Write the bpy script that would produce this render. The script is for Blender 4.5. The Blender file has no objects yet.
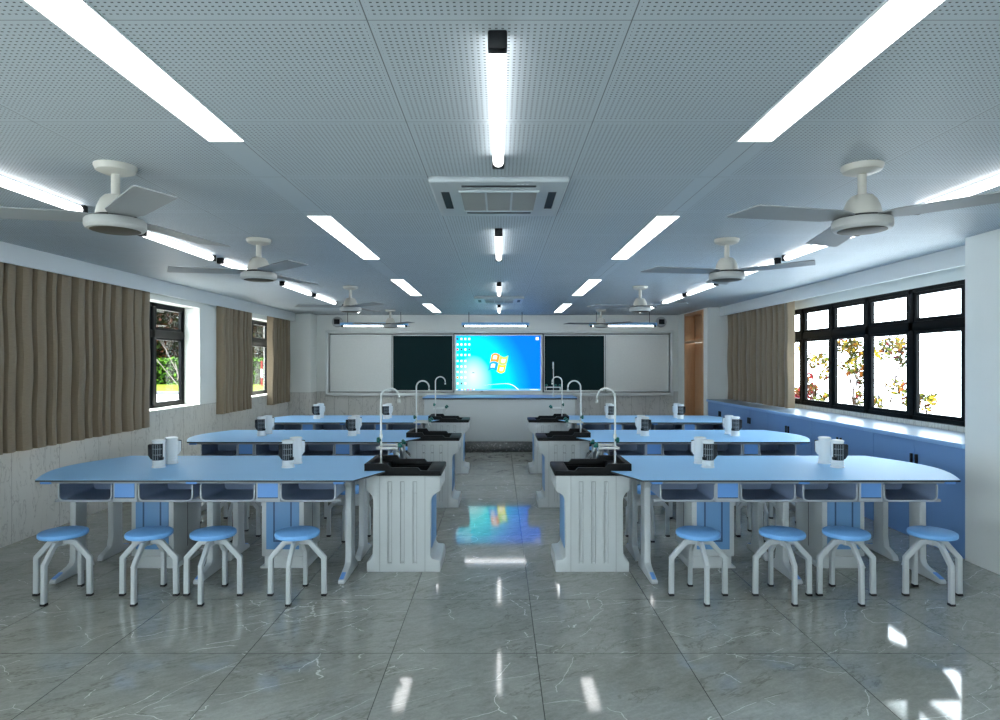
import bpy, bmesh, math, random
from mathutils import Vector, Matrix
random.seed(7)
S = bpy.context.scene
COL = S.collection
PI = math.pi
EYE, HC = 1.605, 2.622            # eye height, ceiling height

# ------------------------------------------------------------------ camera, world, exposure
cd = bpy.data.cameras.new('camera'); cam = bpy.data.objects.new('camera', cd); COL.objects.link(cam)
cam.location = (0, 0, EYE); cam.rotation_euler = (PI/2, 0, 0)
cd.sensor_width = 36; cd.lens = 632/1000*36
cd.shift_x = 0.0005; cd.shift_y = 0.003; cd.clip_start = .05; cd.clip_end = 300
S.camera = cam
S.view_settings.view_transform = 'Standard'; S.view_settings.look = 'None'
S.view_settings.gamma = 1; S.view_settings.use_curve_mapping = False
S.view_settings.exposure = 0.70
W = bpy.data.worlds.new('sky'); S.world = W; W.use_nodes = True
bg = W.node_tree.nodes['Background']; bg.inputs[0].default_value = (.86, .94, 1, 1); bg.inputs[1].default_value = 6.8
LAMP = 3.2                         # radiance of the lamps
sd = bpy.data.lights.new('sun', 'SUN'); sd.energy = 18; sd.angle = .03; sd.color = (1, .93, .82)
sun = bpy.data.objects.new('sun', sd); COL.objects.link(sun)
sun.rotation_euler = Vector((.62, .42, -.95)).to_track_quat('-Z', 'Y').to_euler()
S.cycles.max_bounces = 10; S.cycles.diffuse_bounces = 5; S.cycles.glossy_bounces = 4
S.cycles.transparent_max_bounces = 12
S.cycles.use_denoising = True
S.cycles.sample_clamp_indirect = 6

# ------------------------------------------------------------------ materials
def new_mat(name):
    m = bpy.data.materials.new(name); m.use_nodes = True
    return m, m.node_tree.nodes, m.node_tree.links, m.node_tree.nodes['Principled BSDF']
def pm(name, col, rough=.5, metal=0, coat=0, bump=0, bscale=60, var=0, vscale=4, spec=.5):
    m, N, L, b = new_mat(name); b.inputs['Specular IOR Level'].default_value = spec
    b.inputs['Base Color'].default_value = (*col, 1); b.inputs['Roughness'].default_value = rough
    b.inputs['Metallic'].default_value = metal; b.inputs['Coat Weight'].default_value = coat
    if bump or var:
        tc = N.new('ShaderNodeTexCoord')
    if bump:
        n = N.new('ShaderNodeTexNoise'); n.inputs['Scale'].default_value = bscale; L.new(tc.outputs['Object'], n.inputs['Vector'])
        bp = N.new('ShaderNodeBump'); bp.inputs['Strength'].default_value = bump; bp.inputs['Distance'].default_value = .002
        L.new(n.outputs['Fac'], bp.inputs['Height']); L.new(bp.outputs[0], b.inputs['Normal'])
    if var:
        n = N.new('ShaderNodeTexNoise'); n.inputs['Scale'].default_value = vscale; n.inputs['Detail'].default_value = 5
        L.new(tc.outputs['Object'], n.inputs['Vector'])
        mx = N.new('ShaderNodeMix'); mx.data_type = 'RGBA'
        mx.inputs['A'].default_value = (*[c*(1-var) for c in col], 1); mx.inputs['B'].default_value = (*[min(1, c*(1+var)) for c in col], 1)
        L.new(n.outputs['Fac'], mx.inputs['Factor']); L.new(mx.outputs['Result'], b.inputs['Base Color'])
    return m
def em(name, col, s):
    m, N, L, b = new_mat(name)
    b.inputs['Base Color'].default_value = (*[c*.5 for c in col], 1)
    b.inputs['Emission Color'].default_value = (*col, 1); b.inputs['Emission Strength'].default_value = s
    return m
class NT:                          # tiny node-maths helper
    def __init__(s, m): s.N = m.node_tree.nodes; s.L = m.node_tree.links
    def put(s, v, sock):
        if isinstance(v, (int, float)): sock.default_value = v
        else: s.L.new(v, sock)
    def m(s, op, a, b=0.0, c=0.0):
        n = s.N.new('ShaderNodeMath'); n.operation = op
        s.put(a, n.inputs[0]); s.put(b, n.inputs[1]); s.put(c, n.inputs[2]); return n.outputs[0]
    def mix(s, f, a, b):
        n = s.N.new('ShaderNodeMix'); n.data_type = 'RGBA'; s.put(f, n.inputs['Factor'])
        for v, k in ((a, 'A'), (b, 'B')):
            if isinstance(v, tuple): n.inputs[k].default_value = (*v, 1)
            else: s.L.new(v, n.inputs[k])
        return n.outputs['Result']
    def xyz(s):
        tc = s.N.new('ShaderNodeTexCoord'); sp = s.N.new('ShaderNodeSeparateXYZ'); s.L.new(tc.outputs['Object'], sp.inputs[0])
        s.tc = tc; return sp.outputs
    def vec(s, x, y, z):
        n = s.N.new('ShaderNodeCombineXYZ'); s.put(x, n.inputs[0]); s.put(y, n.inputs[1]); s.put(z, n.inputs[2]); return n.outputs[0]
    def noise(s, v, scale, detail=3, dist=0, rough=.5):
        n = s.N.new('ShaderNodeTexNoise'); s.L.new(v, n.inputs['Vector'])
        n.inputs['Scale'].default_value = scale; n.inputs['Detail'].default_value = detail
        n.inputs['Distortion'].default_value = dist; n.inputs['Roughness'].default_value = rough
        return n.outputs['Fac']
    def joint(s, c, off, pitch, half):      # 1 on a joint line
        f = s.m('FRACT', s.m('DIVIDE', s.m('SUBTRACT', c, off), pitch))
        d = s.m('MINIMUM', f, s.m('SUBTRACT', 1.0, f))
        return s.m('LESS_THAN', d, half/pitch)
    def vein(s, n, w, level=.5):            # thin line where noise crosses a level
        return s.m('MAXIMUM', 0.0, s.m('SUBTRACT', 1.0, s.m('DIVIDE', s.m('ABSOLUTE', s.m('SUBTRACT', n, level)), w)))

def floor_mat():
    m, N, L, b = new_mat('polished_grey_marble_tile'); t = NT(m); o = t.xyz()
    ix = t.m('FLOOR', t.m('DIVIDE', t.m('SUBTRACT', o[0], .205), .8)); iy = t.m('FLOOR', t.m('DIVIDE', t.m('SUBTRACT', o[1], 3.494), .8))
    rx = t.m('MULTIPLY', ix, 3.71); ry = t.m('MULTIPLY', iy, 5.37)
    v = t.vec(t.m('ADD', o[0], rx), t.m('ADD', o[1], ry), t.m('MULTIPLY', ix, 1.9))
    # veins run as long straight-ish diagonals: stretch the noise along (1, -.6)
    u1 = t.m('ADD', t.m('MULTIPLY', o[0], .55), t.m('MULTIPLY', o[1], -1.0)); w1 = t.m('ADD', t.m('MULTIPLY', o[0], 1.0), t.m('MULTIPLY', o[1], .55))
    vs = t.vec(t.m('ADD', t.m('MULTIPLY', u1, 1.7), rx), t.m('ADD', t.m('MULTIPLY', w1, .55), ry), t.m('MULTIPLY', iy, 2.3))
    big = t.noise(v, 2.0, 7, .3, .68); fine = t.noise(vs, 16, 8, .5, .78); grain = t.noise(v, 60, 4, 0, .7)
    f = t.m('ADD', t.m('ADD', t.m('MULTIPLY', big, .35), t.m('MULTIPLY', fine, .45)), t.m('MULTIPLY', grain, .20))
    f = t.m('ADD', .5, t.m('MULTIPLY', t.m('SUBTRACT', f, .5), 2.6))
    c = t.mix(f, (.19, .20, .182), (.46, .475, .435))
    def crack(vec, scale, wid, rnd=1.0):        # straight thin cracks along cell borders
        w = N.new('ShaderNodeTexNoise'); w.inputs['Scale'].default_value = 2.6; w.inputs['Detail'].default_value = 5; L.new(vec, w.inputs['Vector'])
        ad = N.new('ShaderNodeVectorMath'); ad.operation = 'MULTIPLY_ADD'; L.new(w.outputs['Color'], ad.inputs[0]); ad.inputs[1].default_value = (.22, .22, .22); L.new(vec, ad.inputs[2])
        q = N.new('ShaderNodeTexVoronoi'); q.feature = 'DISTANCE_TO_EDGE'; q.inputs['Scale'].default_value = scale; q.inputs['Randomness'].default_value = rnd; L.new(ad.outputs[0], q.inputs['Vector'])
        return t.m('MAXIMUM', 0.0, t.m('SUBTRACT', 1.0, t.m('DIVIDE', q.outputs['Distance'], wid)))
    v1 = t.m('MULTIPLY', crack(vs, 1.15, .0032), t.m('GREATER_THAN', t.noise(v, 3.3, 3), .52))
    v2 = t.m('MULTIPLY', crack(v, 1.7, .0036), t.m('GREATER_THAN', t.noise(vs, 2.7, 3), .53))
    c = t.mix(t.m('MULTIPLY', t.m('MAXIMUM', v1, v2), .9), c, (.85, .87, .83))
    v3 = t.vein(t.noise(vs, 1.9, 6, .4, .65), .014, .46); c = t.mix(t.m('MULTIPLY', v3, .45), c, (.11, .10, .085))
    j = t.m('MAXIMUM', t.joint(o[0], .205, .8, .0022), t.joint(o[1], 3.494, .8, .0022))
    c = t.mix(t.m('MULTIPLY', j, .85), c, (.03, .03, .03))
    L.new(c, b.inputs['Base Color']); b.inputs['Roughness'].default_value = .06; b.inputs['IOR'].default_value = 1.58
    return m
def ceiling_mat():
    m, N, L, b = new_mat('perforated_ceiling_board'); t = NT(m); o = t.xyz()
    fx = t.m('SUBTRACT', t.m('FRACT', t.m('DIVIDE', o[0], .0197)), .5); fy = t.m('SUBTRACT', t.m('FRACT', t.m('DIVIDE', o[1], .0197)), .5)
    hole = t.m('MULTIPLY', t.m('LESS_THAN', t.m('ABSOLUTE', fx), .20), t.m('LESS_THAN', t.m('ABSOLUTE', fy), .13))
    edge = t.m('FRACT', t.m('DIVIDE', t.m('SUBTRACT', o[1], 1.875), .79)); ed = t.m('MINIMUM', edge, t.m('SUBTRACT', 1.0, edge))
    hole = t.m('MULTIPLY', hole, t.m('GREATER_THAN', ed, .03))
    ax = t.m('ABSOLUTE', t.m('ADD', o[0], .04))
    band = t.m('MULTIPLY', t.m('GREATER_THAN', ax, 1.125), t.m('LESS_THAN', ax, 1.29))
    hole = t.m('MULTIPLY', hole, t.m('SUBTRACT', 1.0, band))
    hole = t.m('MULTIPLY', hole, t.m('SUBTRACT', 1.0, t.joint(o[0], .393, .786, .012)))
    j = t.m('MAXIMUM', t.joint(o[0], .393, .786, .0020), t.joint(o[1], 1.875, .79, .0016))
    dirt = t.noise(t.tc.outputs['Object'], 1.3, 3)
    c = t.mix(dirt, (.46, .525, .57), (.51, .575, .62))
    c = t.mix(hole, c, (.025, .03, .033)); c = t.mix(t.m('MULTIPLY', j, .8), c, (.06, .07, .08))
    L.new(c, b.inputs['Base Color']); b.inputs['Roughness'].default_value = .55
    return m
def wall_mat(name, axis, off, pitch):
    m, N, L, b = new_mat(name); t = NT(m); o = t.xyz()
    low = t.m('LESS_THAN', o[2], 1.0)
    plain = t.mix(t.noise(t.tc.outputs['Object'], 3, 3), (.73, .76, .74), (.78, .81, .79))
    v = t.vec(t.m('MULTIPLY', o[0], 2.2), t.m('MULTIPLY', o[1], 2.2), t.m('MULTIPLY', o[2], .7))
    vn = t.m('MAXIMUM', t.vein(t.noise(v, 1.8, 5, .4, .55), .008), t.m('MULTIPLY', t.vein(t.noise(v, 3.3, 5, .4, .55), .012, .54), .7))
    mb = t.mix(t.noise(v, 1.5, 4), (.58, .58, .55), (.70, .70, .67)); mb = t.mix(t.m('MULTIPLY', vn, .6), mb, (.25, .25, .24))
    j = t.m('MAXIMUM', t.joint(o[axis], off, pitch, .002), t.m('MULTIPLY', t.m('LESS_THAN', t.m('ABSOLUTE', t.m('SUBTRACT', o[2], .998)), .002), 1.0))
    mb = t.mix(t.m('MULTIPLY', j, .75), mb, (.15, .15, .15))
    L.new(t.mix(low, plain, mb), b.inputs['Base Color'])
    L.new(t.m('SUBTRACT', .6, t.m('MULTIPLY', low, .35)), b.inputs['Roughness'])
    return m
def wood_mat():
    m, N, L, b = new_mat('honey_wood'); t = NT(m); o = t.xyz()
    v = t.vec(t.m('MULTIPLY', o[0], 9), t.m('MULTIPLY', o[1], 9), t.m('MULTIPLY', o[2], .9))
    L.new(t.mix(t.noise(v, 4, 5, .6), (.40, .21, .10), (.60, .36, .20)), b.inputs['Base Color']); b.inputs['Roughness'].default_value = .4
    return m
def stone_mat():
    m, N, L, b = new_mat('dark_granite'); t = NT(m); t.xyz()
    L.new(t.mix(t.m('GREATER_THAN', t.noise(t.tc.outputs['Object'], 28, 4, 0, .85), .58), (.05, .055, .055), (.20, .21, .21)), b.inputs['Base Color'])
    b.inputs['Roughness'].default_value = .3
    return m
def cloth_mat():
    m, N, L, b = new_mat('taupe_curtain_cloth'); t = NT(m); o = t.xyz()
    w = t.noise(t.vec(t.m('MULTIPLY', o[0], 3), t.m('MULTIPLY', o[1], 3), t.m('MULTIPLY', o[2], 40)), 8, 3)
    L.new(t.mix(w, (.185, .142, .094), (.29, .228, .155)), b.inputs['Base Color']); b.inputs['Roughness'].default_value = .9
    b.inputs['Sheen Weight'].default_value = .2
    return m
def glass_mat():
    m = bpy.data.materials.new('window_glass'); m.use_nodes = True; N = m.node_tree.nodes; L = m.node_tree.links; N.clear()
    o = N.new('ShaderNodeOutputMaterial'); mx = N.new('ShaderNodeMixShader'); a = N.new('ShaderNodeBsdfTransparent'); g = N.new('ShaderNodeBsdfGlossy')
    a.inputs[0].default_value = (.96, .98, .98, 1); g.inputs['Roughness'].default_value = .02
    fr = N.new('ShaderNodeLayerWeight'); fr.inputs[0].default_value = .5; t = NT(m)
    L.new(t.m('ADD', .010, t.m('MULTIPLY', t.m('POWER', fr.outputs['Facing'], 5.0), .4)), mx.inputs[0]); L.new(a.outputs[0], mx.inputs[1]); L.new(g.outputs[0], mx.inputs[2]); L.new(mx.outputs[0], o.inputs[0])
    return m
def leaf_mat(name, cols):
    m, N, L, b = new_mat(name); t = NT(m)
    g = N.new('ShaderNodeNewGeometry'); r = N.new('ShaderNodeValToRGB'); L.new(g.outputs['Random Per Island'], r.inputs[0])
    r.color_ramp.interpolation = 'CONSTANT'
    while len(r.color_ramp.elements) < len(cols): r.color_ramp.elements.new(.5)
    for i, c in enumerate(cols):
        r.color_ramp.elements[i].position = i/len(cols); r.color_ramp.elements[i].color = (*c, 1)
    L.new(r.outputs[0], b.inputs['Base Color']); b.inputs['Roughness'].default_value = .8; b.inputs['Specular IOR Level'].default_value = .04
    return m
def desktop_mat():
    m, N, L, b = new_mat('desktop_picture'); t = NT(m)
    tc = N.new('ShaderNodeTexCoord'); sp = N.new('ShaderNodeSeparateXYZ'); L.new(tc.outputs['Generated'], sp.inputs[0])
    x, z = sp.outputs[0], sp.outputs[2]
    dx = t.m('MULTIPLY', t.m('SUBTRACT', x, .20), 1.45); dz = t.m('MULTIPLY', t.m('SUBTRACT', z, .30), .70)
    d = t.m('SQRT', t.m('ADD', t.m('MULTIPLY', dx, dx), t.m('MULTIPLY', dz, dz)))
    d = t.m('ADD', d, t.m('MULTIPLY', t.m('SUBTRACT', z, .2), .22))
    r = N.new('ShaderNodeValToRGB'); L.new(d, r.inputs[0]); e = r.color_ramp.elements
    e[0].position = .02; e[0].color = (.62, .98, 1, 1); e[1].position = 1.0; e[1].color = (.0, .16, .9, 1)
    for p, c in ((.17, (.35, .97, 1, 1)), (.34, (.0, .92, 1, 1)), (.56, (.0, .70, 1, 1)), (.78, (.0, .32, .97, 1))):
        q = e.new(p); q.color = c
    b.inputs['Specular IOR Level'].default_value = .1; b.inputs['Base Color'].default_value = (0, 0, 0, 1); L.new(r.outputs[0], b.inputs['Emission Color']); b.inputs['Emission Strength'].default_value = 1.05
    return m

M = dict(
    floor=floor_mat(), ceiling=ceiling_mat(), wall_l=wall_mat('left_wall_finish', 1, 5.61, .61), wall_b=wall_mat('back_wall_finish', 0, .1, .30),
    plaster=pm('white_plaster', (.76, .79, .77), .65, var=.03), trim=pm('white_trim_paint', (.62, .66, .68), .5),
    cloth=cloth_mat(), wood=wood_mat(), granite=stone_mat(), glass=glass_mat(),
    black=pm('black_window_metal', (.002, .003, .004), .4, spec=.08), dblack=pm('black_plastic', (.008, .009, .011), .5, spec=.25), groove=pm('dark_blue_groove', (.04, .10, .22), .5), spk=pm('grey_speaker_shell', (.45, .47, .48), .5), outl=pm('shade_line_and_seam_grey', (.18, .20, .21), .6),
    sink=pm('black_sink_resin', (.005, .006, .007), .5, spec=.14), laminate=pm('pale_blue_laminate', (.32, .61, .94), .5, var=.02, spec=.2),
    core=pm('dark_laminate_core', (.02, .025, .03), .5), steel=pm('grey_white_painted_steel', (.52, .56, .58), .38),
    rail=pm('grey_painted_rail', (.30, .33, .36), .42), tray=pm('blue_grey_tray_plastic', (.24, .32, .47), .5), lip=pm('tray_lip', (.42, .46, .50), .4),
    blue=pm('sky_blue_plastic', (.135, .34, .74), .4), bluedark=pm('blue_door_panel', (.15, .33, .60), .4), seat=pm('sky_blue_seat_plastic', (.19, .46, .88), .45, spec=.35),
    cab=pm('white_cabinet_plastic', (.54, .58, .59), .42, bump=.05), ctop=pm('glossy_grey_blue_top', (.17, .24, .32), .3, spec=.35), cabblue=pm('counter_door_blue', (.16, .32, .62), .42),
    countertop=pm('glossy_counter_blue', (.26, .46, .76), .45, spec=.25), white=pm('white_plastic', (.72, .76, .78), .35), tapw=pm('white_coated_pipe', (.68, .72, .72), .25),
    teal=pm('teal_handle', (.0, .12, .10), .35), dark=pm('dark_grille', (.02, .026, .033), .5, spec=.2), greyline=pm('grille_line', (.35, .40, .44), .4),
    fan=pm('fan_housing_white', (.56, .55, .50), .4), blade=pm('fan_blade_grey', (.29, .31, .32), .5, spec=.3), ring=pm('fan_ring_white', (.44, .45, .44), .45), bronze=pm('bronze_fan_base', (.07, .06, .04), .5, spec=.2),
    chalk=pm('green_chalkboard', (.003, .020, .022), .7, var=.08, spec=.15), board=pm('pale_magnetic_board', (.66, .69, .67), .45, bump=.3, bscale=50, var=.06, vscale=30),
    alu=pm('aluminium_frame', (.68, .72, .71), .4), lamp=em('lamp_diffuser', (1, 1, 1), LAMP), boardlamp=em('board_lamp_tube', (1, 1, 1), 6.0), lampblue=pm('blue_lamp_hood', (.25, .55, .92), .35),
    desktop=desktop_mat(), bark=pm('bark', (.02, .013, .009), .9, spec=.05), palebark=pm('pale_bark', (.09, .08, .072), .8, spec=.05),
    grass=pm('lawn_grass', (.060, .082, .006), .9, var=.3, vscale=3, spec=.05), pave=pm('pale_paving', (.42, .41, .40), .9, var=.05, spec=.1), kerb=pm('dark_kerb', (.025, .03, .045), .8),
    hedge=leaf_mat('hedge_leaves', [(.018, .055, .004), (.035, .085, .008), (.008, .028, .003), (.05, .12, .01)]),
    autumn=leaf_mat('autumn_leaves', [(.14, .095, .010), (.045, .060, .008), (.11, .035, .006), (.06, .07, .014), (.014, .02, .006), (.05, .006, .006), (.17, .12, .012), (.03, .028, .01)]),
    redleaf=leaf_mat('red_leaves', [(.16, .008, .012), (.08, .005, .012), (.13, .04, .012), (.05, .04, .01)]),
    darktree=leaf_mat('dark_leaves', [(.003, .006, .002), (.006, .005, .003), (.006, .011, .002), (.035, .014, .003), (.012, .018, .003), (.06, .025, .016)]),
    red=pm('red_paint', (.14, .004, .003), .5, spec=.1), tile=wall_mat('white_tile', 1, 5.2, .1),
    acgrey=pm('grey_grille', (.33, .335, .32), .6), acw=pm('white_appliance_plastic', (.44, .49, .52), .4), rod=pm('thin_black_rod', (.03, .03, .035), .5),
)
for k, c in dict(i_white=(1, 1, 1), i_red=(.9, .05, .05), i_dark=(.05, .07, .1), i_green=(.5, .9, .6), i_orange=(.95, .28, .02), i_yellow=(.95, .85, .02),
                 i_lime=(.45, .85, .1), i_blue=(.0, .3, .85), i_bar=(.12, .45, .8)).items():
    M[k] = em('screen_' + k[2:], c, .95)

# ------------------------------------------------------------------ mesh helpers
class MB:
    def __init__(s, sx=1, ox=0, oy=0, oz=0): s.bm = bmesh.new(); s.sx, s.ox, s.oy, s.oz = sx, ox, oy, oz
    def _add(s, tb, mat=0, mtx=None):
        if mtx is not None: bmesh.ops.transform(tb, matrix=mtx, verts=tb.verts)
        if mat is not None:
            for f in tb.faces: f.material_index = mat
        me = bpy.data.meshes.new('tmp'); tb.to_mesh(me); tb.free(); s.bm.from_mesh(me); bpy.data.meshes.remove(me); return s
    def prism(s, pts, axis, a0, a1, bev=0, mat=0, mtx=None, seg=2):
        tb = bmesh.new()
        def P(p, a): return {'x': (a, p[0], p[1]), 'y': (p[0], a, p[1]), 'z': (p[0], p[1], a)}[axis]
        lo = [tb.verts.new(P(p, a0)) for p in pts]; hi = [tb.verts.new(P(p, a1)) for p in pts]; n = len(pts)
        tb.faces.new(lo); tb.faces.new(hi[::-1])
        for i in range(n): tb.faces.new((lo[i], hi[i], hi[(i+1) % n], lo[(i+1) % n]))
        bmesh.ops.recalc_face_normals(tb, faces=tb.faces)
        if bev: bmesh.ops.bevel(tb, geom=[e for e in tb.edges if e.calc_face_angle(0) > .3], offset=bev, segments=seg, affect='EDGES', profile=.5, clamp_overlap=True)
        return s._add(tb, mat, mtx)
    def box(s, x0, x1, y0, y1, z0, z1, bev=0, mat=0, mtx=None, seg=2):
        return s.prism([(x0, y0), (x1, y0), (x1, y1), (x0, y1)], 'z', z0, z1, bev, mat, mtx, seg)
    def lathe(s, prof, c=(0, 0, 0), seg=24, mat=0, mtx=None):
        tb = bmesh.new(); rings = []
        for r, z in prof:
            if r < 1e-5: rings.append([tb.verts.new((c[0], c[1], c[2]+z))])
            else: rings.append([tb.verts.new((c[0]+r*math.cos(2*PI*i/seg), c[1]+r*math.sin(2*PI*i/seg), c[2]+z)) for i in range(seg)])
        for a, b in zip(rings, rings[1:]):
            for i in range(seg):
                j = (i+1) % seg
                if len(a) == 1 and len(b) == 1: break
                if len(a) == 1: tb.faces.new((a[0], b[i], b[j]))
                elif len(b) == 1: tb.faces.new((a[i], a[j], b[0]))
                else: tb.faces.new((a[i], a[j], b[j], b[i]))
        for rg in (rings[0], rings[-1]):
            if len(rg) > 1: tb.faces.new(rg)
        bmesh.ops.recalc_face_normals(tb, faces=tb.faces)
        return s._add(tb, mat, mtx)
    def tube(s, path, r, seg=10, mat=0, square=False, flat=1.0, up=(0, 0, 1)):
        P = [Vector(p) for p in path]; tb = bmesh.new(); rings = []; n = len(P)
        k = 4 if square else seg; ref = Vector(up)
        for i, p in enumerate(P):
            d0 = (P[i]-P[i-1]).normalized() if i else (P[1]-P[0]).normalized()
            d1 = (P[i+1]-P[i]).normalized() if i < n-1 else d0
            t = (d0+d1).normalized(); sc = 1/max(.4, t.dot(d1))
            a = t.cross(ref)
            if a.length < 1e-3: a = t.cross(Vector((1, 0, 0)))
            a.normalize(); b = a.cross(t).normalized()
            rr = r[i] if isinstance(r, (list, tuple)) else r
            off = PI/4 if square else 0; q = math.sqrt(2) if square else 1
            nb = d0.cross(d1); md = t.cross(nb).normalized() if nb.length > 1e-4 else None; row = []
            for j in range(k):
                v = a*rr*q*math.cos(off+2*PI*j/k)*flat + b*rr*q*math.sin(off+2*PI*j/k)
                if md is not None: v = v + md*(v.dot(md)*(sc-1))
                row.append(tb.verts.new(p+v))
            rings.append(row)
        for u, v in zip(rings, rings[1:]):
            for j in range(k): tb.faces.new((u[j], u[(j+1) % k], v[(j+1) % k], v[j]))
        tb.faces.new(rings[0]); tb.faces.new(rings[-1])
        bmesh.ops.recalc_face_normals(tb, faces=tb.faces)
        if square: bmesh.ops.bevel(tb, geom=list(tb.edges), offset=min(.004, (r if not isinstance(r, (list, tuple)) else min(r))*.25), segments=2, affect='EDGES', profile=.5)
        return s._add(tb, mat)
    def build(s, name, mats, parent=None, smooth=True, ang=35):
        bm = s.bm
        for v in bm.verts: v.co.x = (v.co.x-s.ox)*s.sx; v.co.y -= s.oy; v.co.z -= s.oz
        if s.sx < 0: bmesh.ops.reverse_faces(bm, faces=bm.faces)
        me = bpy.data.meshes.new(name); bm.to_mesh(me); bm.free()
        for m in (mats if isinstance(mats, (list, tuple)) else [mats]): me.materials.append(M[m])
        if smooth: me.shade_smooth(); me.set_sharp_from_angle(angle=math.radians(ang))
        o = bpy.data.objects.new(name, me); COL.objects.link(o)
        if parent: o.parent = parent
        return o
def tag(o, label=None, cat=None, group=None, kind=None):
    for k, v in (('label', label), ('category', cat), ('group', group), ('kind', kind)):
        if v: o[k] = v
    return o
def root(name, loc, label, cat, group=None, rz=0):
    o = bpy.data.objects.new(name, None); COL.objects.link(o); o.location = loc; o.rotation_euler.z = rz; o.empty_display_size = .1
    return tag(o, label, cat, group)
def struct(o): o['kind'] = 'structure'; return o
def children(o): return [c for c in bpy.data.objects if c.parent == o]
def copy_tree(o, parent=None, kids=None):
    c = o.copy(); COL.objects.link(c)
    if parent: c.parent = parent
    for ch in (kids or {}).get(o, []): copy_tree(ch, c, kids)
    return c
def family(o):
    k = {}
    def go(q):
        k[q] = children(q)
        for c in k[q]: go(c)
    go(o); return k
def place(proto, kids, first, loc, label, rz=None):
    o = proto if first else copy_tree(proto, None, kids)
    o.location = loc
    if rz is not None: o.rotation_euler.z = rz
    o['label'] = label
    return o
def boolean(o, cutter):
    cutter.parent = o.parent
    md = o.modifiers.new('b', 'BOOLEAN'); md.object = cutter; md.operation = 'DIFFERENCE'; md.solver = 'EXACT'
    dg = bpy.context.evaluated_depsgraph_get(); dg.update()
    me = bpy.data.meshes.new_from_object(o.evaluated_get(dg)); old = o.data; o.modifiers.clear(); o.data = me; me.name = o.name
    me.shade_smooth(); me.set_sharp_from_angle(angle=math.radians(30))
    cm = cutter.data; bpy.data.objects.remove(cutter); bpy.data.meshes.remove(cm); bpy.data.meshes.remove(old)
def arc(c, r, a0, a1, n): return [(c[0]+r*math.cos(math.radians(a0+(a1-a0)*i/n)), c[1]+r*math.sin(math.radians(a0+(a1-a0)*i/n))) for i in range(n+1)]

# ------------------------------------------------------------------ room shell
Y0, YB = -3.0, 13.40
XL, XR, XW, XD = -4.33, 3.787, 4.42, 3.79
struct(MB().box(XL-.35, 4.9, Y0-.2, YB+.2, -.12, 0).build('floor', 'floor', smooth=False))
struct(MB().box(XL-.35, 4.9, Y0-.2, YB+.2, HC, HC+.12).build('ceiling', 'ceiling', smooth=False))
def wall_with_openings(name, mat, x0, x1, y0, y1, ops):
    b = MB(); y = y0
    for a, c, z0, z1 in ops:
        b.box(x0, x1, y, a, 0, HC); b.box(x0, x1, a, c, 0, z0); b.box(x0, x1, a, c, z1, HC); y = c
    b.box(x0, x1, y, y1, 0, HC)
    return struct(b.build(name, mat, smooth=False))
PITCH = .815
WL = [(-2.4, -2.4+5*PITCH), (9.13-5*PITCH, 9.13), (12.42-3*PITCH, 12.42)]  # first opening, behind the camera, is added for fill daylight
ZW0, ZW1 = 1.0, 2.40
wall_with_openings('wall_left', 'wall_l', XL-.30, XL, Y0, YB, [(a, b, ZW0 if a > 0 else .15, ZW1 if a > 0 else 2.5) for a, b in WL])
WR = (5.165, 5.165+PITCH*7)
wall_with_openings('wall_right', 'wall_l', XW, XW+.30, 5.14, 11.52, [(WR[0], WR[1], ZW0, ZW1)])
struct(MB().box(XR, 4.85, Y0, 5.14, 0, HC).build('wall_right_pier', 'plaster', smooth=False))
b = MB()
for a, c, z0, z1 in ((11.52, 11.74, 0, HC), (12.93, YB, 0, HC), (11.74, 12.93, 2.60, HC)): b.box(XD, 4.75, a, c, z0, z1)
struct(b.build('wall_right_door_bay', 'plaster', smooth=False))
struct(MB().box(XL-.3, 4.85, YB, YB+.2, 0, HC).build('wall_back', 'wall_b', smooth=False))
b = MB().box(XL-.3, -1.6, Y0-.2, Y0, 0, HC).box(1.6, 4.85, Y0-.2, Y0, 0, HC).box(-1.6, 1.6, Y0-.2, Y0, 0, .95).box(-1.6, 1.6, Y0-.2, Y0, 2.45, HC)  # unseen opening added behind the camera to let fill daylight in
struct(b.build('wall_front', 'plaster', smooth=False))
struct(MB().box(XL, -3.87, 12.96, YB, 0, HC, bev=.02).build('wall_left_pillar', 'wall_b'))

def window(name, xf, side, y0, n, ZW0=1.0, ZW1=2.40):          # xf: room-side face of the frame; side -1 left wall, +1 right wall
    d = .05; x0, x1 = sorted((xf, xf+side*d)); y1 = y0+n*PITCH
    b = MB(); F = .045
    b.box(x0, x1, y0, y1, ZW0, ZW0+F); b.box(x0, x1, y0, y1, ZW1-F, ZW1); b.box(x0, x1, y0, y1, 1.945, 2.045, bev=.006)
    for k in range(n+1):
        yy = y0+k*PITCH; a, c = max(y0, yy-.04), min(y1, yy+.04); b.box(x0, x1, a, c, ZW0, ZW1, bev=.004)
    fr = struct(b.build(name, 'black'))
    for k in range(n):
        a = y0+k*PITCH+.04; c = a+PITCH-.08
        for z0, z1 in ((ZW0+F, 1.945), (2.045, ZW1-F)):
            s = .045; t = .036; sx0, sx1 = sorted((xf+side*.008, xf+side*(.008+t)))
            q = MB().box(sx0, sx1, a, a+s, z0, z1).box(sx0, sx1, c-s, c, z0, z1).box(sx0, sx1, a+s, c-s, z0, z0+s*.8).box(sx0, sx1, a+s, c-s, z1-s*.7, z1)
            sash = q.build('sash', 'black', fr, smooth=False)
            MB().box(xf+side*.022, xf+side*.028, a+s, c-s, z0+s*.8, z1-s*.7).build('pane', 'glass', sash, smooth=False)
    return fr
window('window_1', XL-.22, -1, WL[1][0], 5)
window('window_2', XL-.22, -1, WL[2][0], 3)
window('fill_window_5', XL-.22, -1, WL[0][0], 5, .15, 2.5)  # unseen tall window, added to bring daylight from the left
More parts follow.
